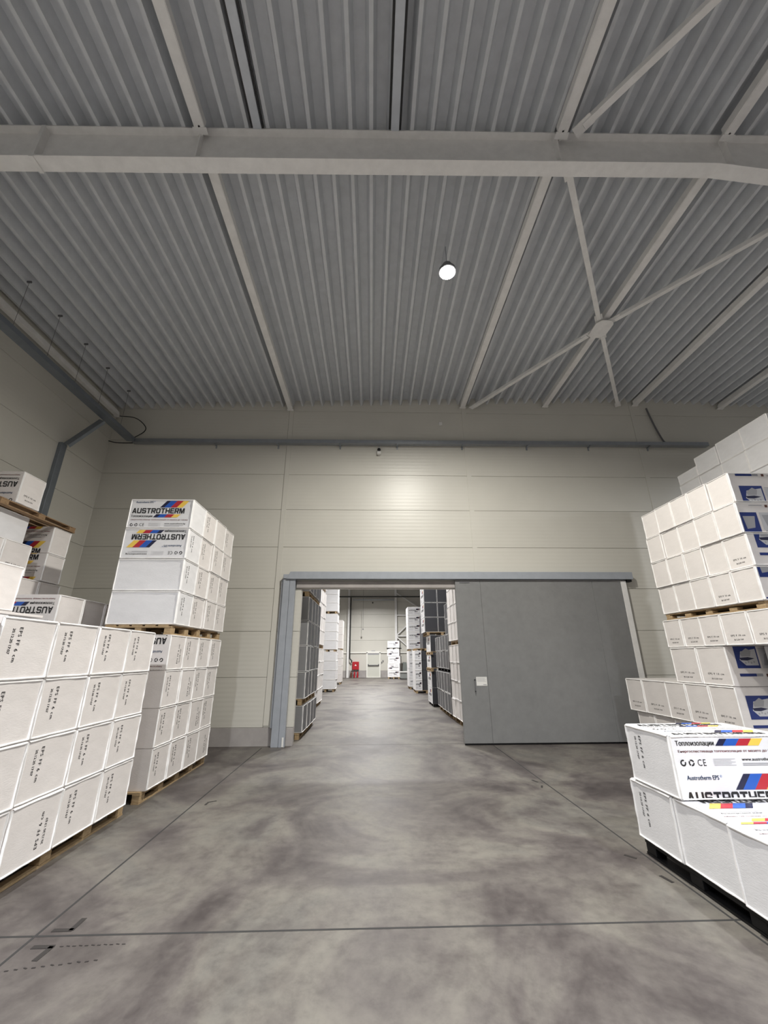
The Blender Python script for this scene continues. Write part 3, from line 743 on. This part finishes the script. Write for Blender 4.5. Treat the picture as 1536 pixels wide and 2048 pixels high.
# ------------------------------------------------------------------ right stacks (hall side)
pallet('black plastic pallet under the nearest right packs', 2.69, 3.70, 2.30, 4.76, 0, .135, m=PLAST)
G = 'packs on the black plastic pallet'
pos = ['farthest', 'second from the far end', 'third from the far end', 'nearest']
for c in range(4):
    y1 = 4.78-.607*c
    pack(f'white insulation pack, bottom layer, {pos[c]}, on the black plastic pallet', G, 2.66, 3.71, y1-.607, y1, .137, .634, col='cool', seam='-x', text=('-x', 'v') if c == 0 else None, wraps=[('top', 'wrap', [.2,.10,.33,.05][c], True)], jx=[0,.012,-.008,.006][c])
pack('printed white insulation pack standing alone on top, nearest right', G, 2.66, 3.71, 4.035, 4.70, .637, 1.14, col='cool', seam=('-x', '-y'), text=('-x', 'v'), wraps=[('-y', 'wrap', .078, False), ('top', 'wrap', .078-.66+PER, False)])
RXF = 5.45
G = 'packs in the upper right stack'
pallet('wooden pallet under the upper right stack', RXF+.03, RXF+1.02, 5.62, 7.64, 2.427, .10, along='x')
for k in range(4):
    for c in range(5):
        y0 = 5.575+.42*c; txt = ('-x', 'h') if (k, c) in ((0, 1), (1, 0)) else None
        pack(f'white insulation pack, {layer_word(k,4)} layer, {ORD[c]} from the viewer in the upper right stack', G, RXF, RXF+1.03, y0, y0+.42, 2.53+.486*k, 2.53+.486*(k+1), seam=('-x', '-y') if c == 0 else '-x', text=txt, wraps=[('-y', 'blue', [.30,.12,.02,.40][k], k % 2 == 0)] if c == 0 else [], jx=[0,.014,-.006,.02,-.004][(c*2+k) % 5])
rows = [('bottom', .140, .742, [(9.11,8.59),(8.59,8.02),(8.02,7.5),(7.5,6.95)], None),
        ('second', .786-.04, 1.362, [(9.26,8.72),(8.72,8.03),(8.03,7.52),(7.52,7.0),(7.0,6.48)], .02),
        ('third', 1.365, 1.944, [(7.69,7.08),(7.08,6.475)], .02),
        ('top', 1.947, 2.424, [(7.725,7.29),(7.29,6.85),(6.85,6.41),(6.41,5.93),(5.93,5.45)], None)]
pallet('wooden pallet under the lower right stack', RXF+.05, RXF+1.0, 6.95, 9.1, 0, .137)
for w, za, zb_, cols, blue in rows:
    for c, (ya, yb) in enumerate(cols):
        last = c == len(cols)-1
        pack(f'white insulation pack, {w} layer, {ORD[c]} from the back wall in the lower right stack', 'packs in the lower right stack', RXF, RXF+1.03, yb, ya, za, zb_, seam='-x', text=('-x', 'h') if w != 'bottom' else None, wraps=[('-y', 'blue', blue-(.0 if w == 'third' else .12), False)] if (last and blue) else [], jx={'bottom': .03, 'second': -.012, 'third': -.004, 'top': 0}[w]+[0,.008,-.005][c % 3])
pallet('hidden wooden pallet right of the frame', 6.0, 6.98, 5.46, 6.40, 0, .137)
load(HL, HG, 6.0, 7.0, 5.46, 6.40, .139, 1.944)
G = 'packs in the tall film wrapped stack'
for lv in range(3):
    zb0 = 2.06*lv
    pallet(['hidden lowest', 'hidden middle', 'hidden upper'][lv]+' wooden pallet of the tall right stack', 7.53, 8.5, 6.52, 8.92, zb0+.002 if lv else 0, .13)
    load(HL, HG, 7.5, 8.52, 6.5, 8.94, zb0+.135, zb0+(1.095 if lv == 2 else 2.055))
    for k in range(4):
        for c in range(4):
            y0 = 6.5+.61*c; top = 1 if (lv == 2 and k >= 2) else 0
            if not top: continue
            zt = zb0+.135+.481*(k+1); 
            if lv == 2 and k == 3 and c == 3: zt -= .22
            if lv == 2 and k == 3 and c == 2: zt -= .04
            lab = f'grey-lit white pack, {"top" if k == 3 else "second"} layer, {ORD[3-c]} from the wall, tall wrapped right stack'
            pack(lab, G if top else 'hidden packs of the tall right stack', 7.5, 8.52, y0, y0+.61, zb0+.135+.481*k, zt, col='cool', seam=('-x', '-y') if (top and c == 0) else ('-x' if top else None), jx=[0,.012,-.008][(c+k) % 3])

# ------------------------------------------------------------------ far hall, left of the aisle
G = 'grey packs left of the doorway'
F3 = 'far hall'
pallet('wooden pallet on the floor under the grey packs beyond doorway', -2.62, -1.68, 10.74, 13.12, 0, .135)
pallet('wooden pallet above the bottom grey packs beyond doorway', -2.62, -1.66, 10.74, 13.12, .727, .135)
pallet('wooden pallet below the topmost grey packs beyond doorway', -2.62, -1.64, 10.74, 13.12, 3.298, .12)
lv = [('bottom', .137, .724)] + [(ORD[k+1], .864+.608*k, .864+.608*(k+1)) for k in range(4)] + [('sixth', 3.42, 4.02), ('seventh', 4.02, 4.62)]
for w, za, zb_ in lv:
    for c in range(4):
        y0 = 10.75+.6*c
        pack(f'grey insulation pack, {w} layer, {ORD[c]} from the doorway, left far hall stack', G, -2.63, -1.60, y0, y0+.6, za, zb_, col='grey', seam=('+x', '-y') if c == 0 else '+x', jx=rng.uniform(-.015,.01))
G = 'white packs second on the left beyond the doorway'
for z, h_, w in ((0, .135, 'floor'), (2.14, .14, 'middle'), (4.50, .12, 'upper')):
    pallet(f'wooden {w} pallet of the second left stack beyond the doorway', -3.05, -2.10, 16.55, 18.72, z, h_)
lv = [(.137, .50, 4, 'lower'), (2.282, .553, 4, 'middle'), (4.622, .55, 2, 'upper')]
for z, hh, n_, wd in lv:
    for k in range(n_):
        for c in range(4):
            y0 = 16.55+.54*c
            pack(f'white pack, {wd} pallet, {layer_word(k,n_)} layer, {ORD[c]} from doorway, second left far stack', G, -3.09, -2.06, y0, y0+.54, z+hh*k, z+hh*(k+1), col='white', seam='+x', jx=rng.uniform(-.02,.02))
G = 'white packs third on the left beyond the doorway'
for z, h_, w in ((0, .135, 'floor'), (2.10, .11, 'middle'), (4.20, .13, 'upper')):
    pallet(f'wooden {w} pallet of the third left stack beyond the doorway', -3.0, -2.05, 24.52, 25.68, z, h_)
for z, hh, n_, wd in ((.137, .49, 4, 'lower'), (2.212, .495, 4, 'middle'), (4.332, .49, 3, 'upper')):
    for k in range(n_):
        for c in range(1):
            y0 = 24.5+1.2*c
            pack(f'bluish white pack, {wd} pallet, {layer_word(k,n_)} layer, third left far stack', G, -3.05, -1.99, y0, y0+1.2, z+hh*k, z+hh*(k+1), col='cool', seam=('-y', '+x') if c == 0 else '+x', jx=rng.uniform(-.02,.02))
G = 'white packs farthest on the left'
for z, h_, w in ((0, .135, 'floor'), (2.27, .11, 'upper')):
    pallet(f'wooden {w} pallet of the farthest left stack', -3.1, -2.15, 31.02, 32.45, z, h_)
for z, hh, n_, wd in ((.137, .532, 4, 'lower'), (2.382, .495, 4, 'upper')):
    for k in range(n_):
        for c in range(1):
            y0 = 31.0+1.5*c
            pack(f'white insulation pack, {wd} pallet, {layer_word(k,n_)} layer of farthest left stack', G, -3.15, -2.11, y0, y0+1.5, z+hh*k, z+hh*(k+1)-(.0), seam='-y' if c == 0 else '+x', text=('-y', 'h') if (c == 0 and wd == 'lower') else None, jx=rng.uniform(-.02,.02))

# ------------------------------------------------------------------ far hall, right of the aisle
G = 'white packs first on the right beyond the doorway'
for z, h_, w in ((0, .135, 'floor'), (2.14, .115, 'upper')):
    pallet(f'wooden {w} pallet of the first right stack beyond the doorway', 2.52, 3.45, 11.95, 13.48, z, h_)
for z, hh, n_, wd in ((.137, .50, 4, 'lower'), (2.257, .52, 4, 'upper')):
    for k in range(n_):
        for c in range(3):
            y1 = 13.52-.53*c
            pack(f'white pack, {wd} pallet, {layer_word(k,n_)} layer, {ORD[c]} from far end, first right far stack', G, 2.47, 3.5, y1-.53, y1, z+hh*k, z+hh*(k+1), seam='-x', jx=rng.uniform(-.012,.012))
G = 'dark grey packs on the right beyond the doorway'
pallet('wooden pallet on the floor under the dark grey right packs', 2.52, 3.45, 13.68, 16.38, 0, .135)
pallet('dark pallet between the dark grey right packs', 2.52, 3.45, 13.68, 16.38, 1.322, .11, m=PLAST)
for k, (za, zb_) in enumerate(((.137, .712), (.714, 1.32), (1.434, 1.99), (1.992, 2.49))):
    for c in range(5):
        y0 = 13.66+.545*c
        pack(f'dark grey pack, {layer_word(k,4)} layer, {ORD[c]} from the doorway, right far hall stack', G, 2.46, 3.49, y0, y0+.545, za, zb_, col='grey', seam='-x', jx=rng.uniform(-.015,.012))
for k in range(2): pack(f'grey pack, {["lower","upper"][k]} of two standing on the dark grey right stack', G, 2.5, 3.5, 13.66, 14.3, 2.492+.5*k, 2.492+.5*(k+1), col='grey', seam='-x')
G = 'dark ended packs in the third right stack'
pallet('black plastic floor pallet of the third right stack', 2.38, 3.5, 17.0, 18.28, 0, .10, m=PLAST)
pallet('wooden second pallet of the third right stack', 2.33, 3.5, 16.95, 18.3, 1.262, .13)
pallet('wooden third pallet of the third right stack', 2.33, 3.5, 16.95, 18.3, 1.885, .105)
pallet('wooden fourth pallet of the third right stack', 2.25, 3.5, 17.1, 18.5, 2.62, .13)
for k, (za, zb_) in enumerate(((.102, .68), (.683, 1.26), (1.394, 1.883), (1.992, 2.617))):
    for c in range(2):
        pack(f'dark ended pack, {ORD[k]} layer from floor, {["aisle side","far side"][c]}, third right far stack', G, 2.35+.56*c, 2.91+.56*c, 17.0, 18.27, za, zb_, col='cool' if c == 0 else 'dark', seam=None, rz=PI/2, wraps=[], text=None)
for k in range(4):
    for c in range(2):
        za = 2.752+.60*k
        pack(f'dark graphite pack, {layer_word(k,4)} layer of raised block, {["aisle side","far side"][c]}, third right far stack', 'raised dark graphite packs', 2.19+.56*c, 2.75+.56*c, 17.35, 18.58, za, za+.60, col='dark', rz=PI/2, seam='-x')
G = 'packs in the fourth right stack'
pallet('wooden floor pallet of the fourth right stack', 2.36, 3.5, 23.2, 24.6, 0, .135)
pallet('wooden upper pallet of the fourth right stack', 2.36, 3.5, 23.2, 24.6, 2.12, .11)
for k in range(4):
    pack(f'white printed pack, {layer_word(k,4)} layer, in the fourth right far stack', G, 2.33, 2.70, 23.2, 24.6, .137+.495*k, .137+.495*(k+1), col='cool', rz=PI/2, seam='-x')
    pack(f'dark pack, {layer_word(k,4)} layer on lower pallet, fourth right far stack', G, 2.705, 3.5, 23.25, 24.6, .137+.495*k, .137+.495*(k+1), col='dark', rz=PI/2, seam=None)
    pack(f'dark pack, {layer_word(k,4)} layer on upper pallet, fourth right far stack', G, 2.80, 3.5, 23.25, 24.6, 2.232+.45*k, 2.232+.45*(k+1), col='dark', rz=PI/2, seam=None)
G = 'logo packs in the fifth right stack'
pallet('wooden floor pallet of the fifth right stack', 2.28, 3.06, 26.02, 27.3, 0, .135)
pallet('wooden upper pallet of the fifth right stack', 2.28, 3.06, 26.02, 27.3, 2.13, .11)
for z, hh, n_, wd in ((.137, .497, 4, 'lower'), (2.242, .50, 5, 'upper')):
    for k in range(n_):
        pack(f'white logo pack, {layer_word(k,n_)} layer on {wd} pallet, fifth right far stack', G, 2.24, 3.10, 26.0, 27.3, z+hh*k, z+hh*(k+1), col='cool', seam='-y', wraps=[('-y', 'logo', 0, False)])
# printed end of the fourth stack and printed aisle side of the third
for o in list(C.objects):
    lb = o.get('label', '')
    if lb.startswith('white printed pack'):
        l, w_, h_ = 1.4-.003, .37-.003, .495-.0015
        link('wrap_print', wrap_mesh(l, w_, h_, '-x', 'logo', 0, False), o)
    if ('third right far stack' in lb) and 'aisle side' in lb:
        dk = 'graphite' in lb; l, w_ = (1.23 if dk else 1.27)-.003, .56-.003
        bb = [v[2] for v in o.bound_box]; hh = max(bb)
        # pale printed side facing the aisle
        m = MB().box(-l/2+.004, l/2-.004, w_/2, w_/2+.003, .006, hh-.006)
        sdp = m.build('printed_side', WHITE2, o); sdp['label'] = 'pale printed side'
        if not dk:
            MB().box(-l/2-.003, -l/2, -w_/2+.004, w_/2-.004, .006, hh-.006).build('dark_end', DARK, o)
        q = P2(); U, V = l, hh
        q.block('AUSTROTHERM', .3, V*.45, .09, .7, 0)
        for jj in range(3): q.rect(.12, .5+.1*jj, V*(.30-.08*jj), V*(.325-.08*jj), 6)
        for i2, mi in enumerate((1, 2, 3, 4)): q.poly([(.62+.1*i2, V*.68), (.71+.1*i2, V*.68), (.76+.1*i2, V*.86), (.67+.1*i2, V*.86)], mi)
        link('wrap_print', q.mesh('wrap_print', lambda u, v: (l/2-u, w_/2+.0045, v), PRINT), sdp)
# far stack beside the exit door
G = 'packs in the stack beside the far exit door'
KX, KY, KA = 2.05, 38.6, -.20
pallet_k = pallet('wooden pallet of the small stack beside the far exit door', 1.55, 2.55, 38.15, 39.05, 0, .135); pallet_k.rotation_euler = (0,0,KA)
pk2 = pallet('dark pallet near the top of the stack beside the far exit door', 1.45, 2.65, 38.1, 39.1, 2.50, .09, m=PLAST); pk2.rotation_euler = (0,0,KA)
for k, (za, hh, dx) in enumerate(((.137, .56, 0), (.70, .56, 0), (1.263, .60, .05), (1.866, .60, -.03), (2.56, .58, 0))):
    o = pack(f'printed white pack, {layer_word(k,5)} of five beside the far exit door', G, KX-.54+dx, KX+.54+dx, KY-.45, KY+.45, za, za+hh, col='cool', seam='-y', wraps=[('-y', 'logo', 0, k % 2 == 1)])
    o.rotation_euler = (0,0,KA)
pk2.location.z = 2.468
o = empty('metal_bin', (2.85, 37.4, 0)); tag(o, 'grey metal bin with white rim right of the far stack', 'bin')
MB().box(-.38,.38,-.3,.3,.08,.55).build('bin_body', steel('bin_grey',(.22,.23,.22),.5), o, bevel=.01, seg=1)
MB().box(-.42,.42,-.34,.34,.55,.62).build('rim', WPLAST, o)
for sx in (-1,1):
    for sy in (-1,1): MB().box(sx*.34-.04,sx*.34+.04,sy*.26-.04,sy*.26+.04,0,.08).build('foot', CABLE, o)
tag(MB().hexa([(2.75,38.2,0),(3.25,38.2,0),(3.25,38.25,0),(2.75,38.25,0),(2.78,38.5,1.35),(3.12,38.5,1.35),(3.12,38.55,1.35),(2.78,38.55,1.35)]).build('leaning_board', mat('dark_green_grey',(.10,.11,.10),.6)), 'dark board leaning behind the grey metal bin', 'board')

# ------------------------------------------------------------------ world and view
wd = bpy.data.worlds.new('world'); scene.world = wd; wd.use_nodes = True
wd.node_tree.nodes['Background'].inputs[0].default_value = (.5,.52,.55,1); wd.node_tree.nodes['Background'].inputs[1].default_value = .3
vs = scene.view_settings; vs.view_transform = 'Standard'; vs.look = 'None'; vs.gamma = 1; vs.use_curve_mapping = False; vs.exposure = 0.45
cy = scene.cycles
cy.use_denoising = True; cy.max_bounces = 10; cy.diffuse_bounces = 6; cy.glossy_bounces = 4; cy.sample_clamp_indirect = 6
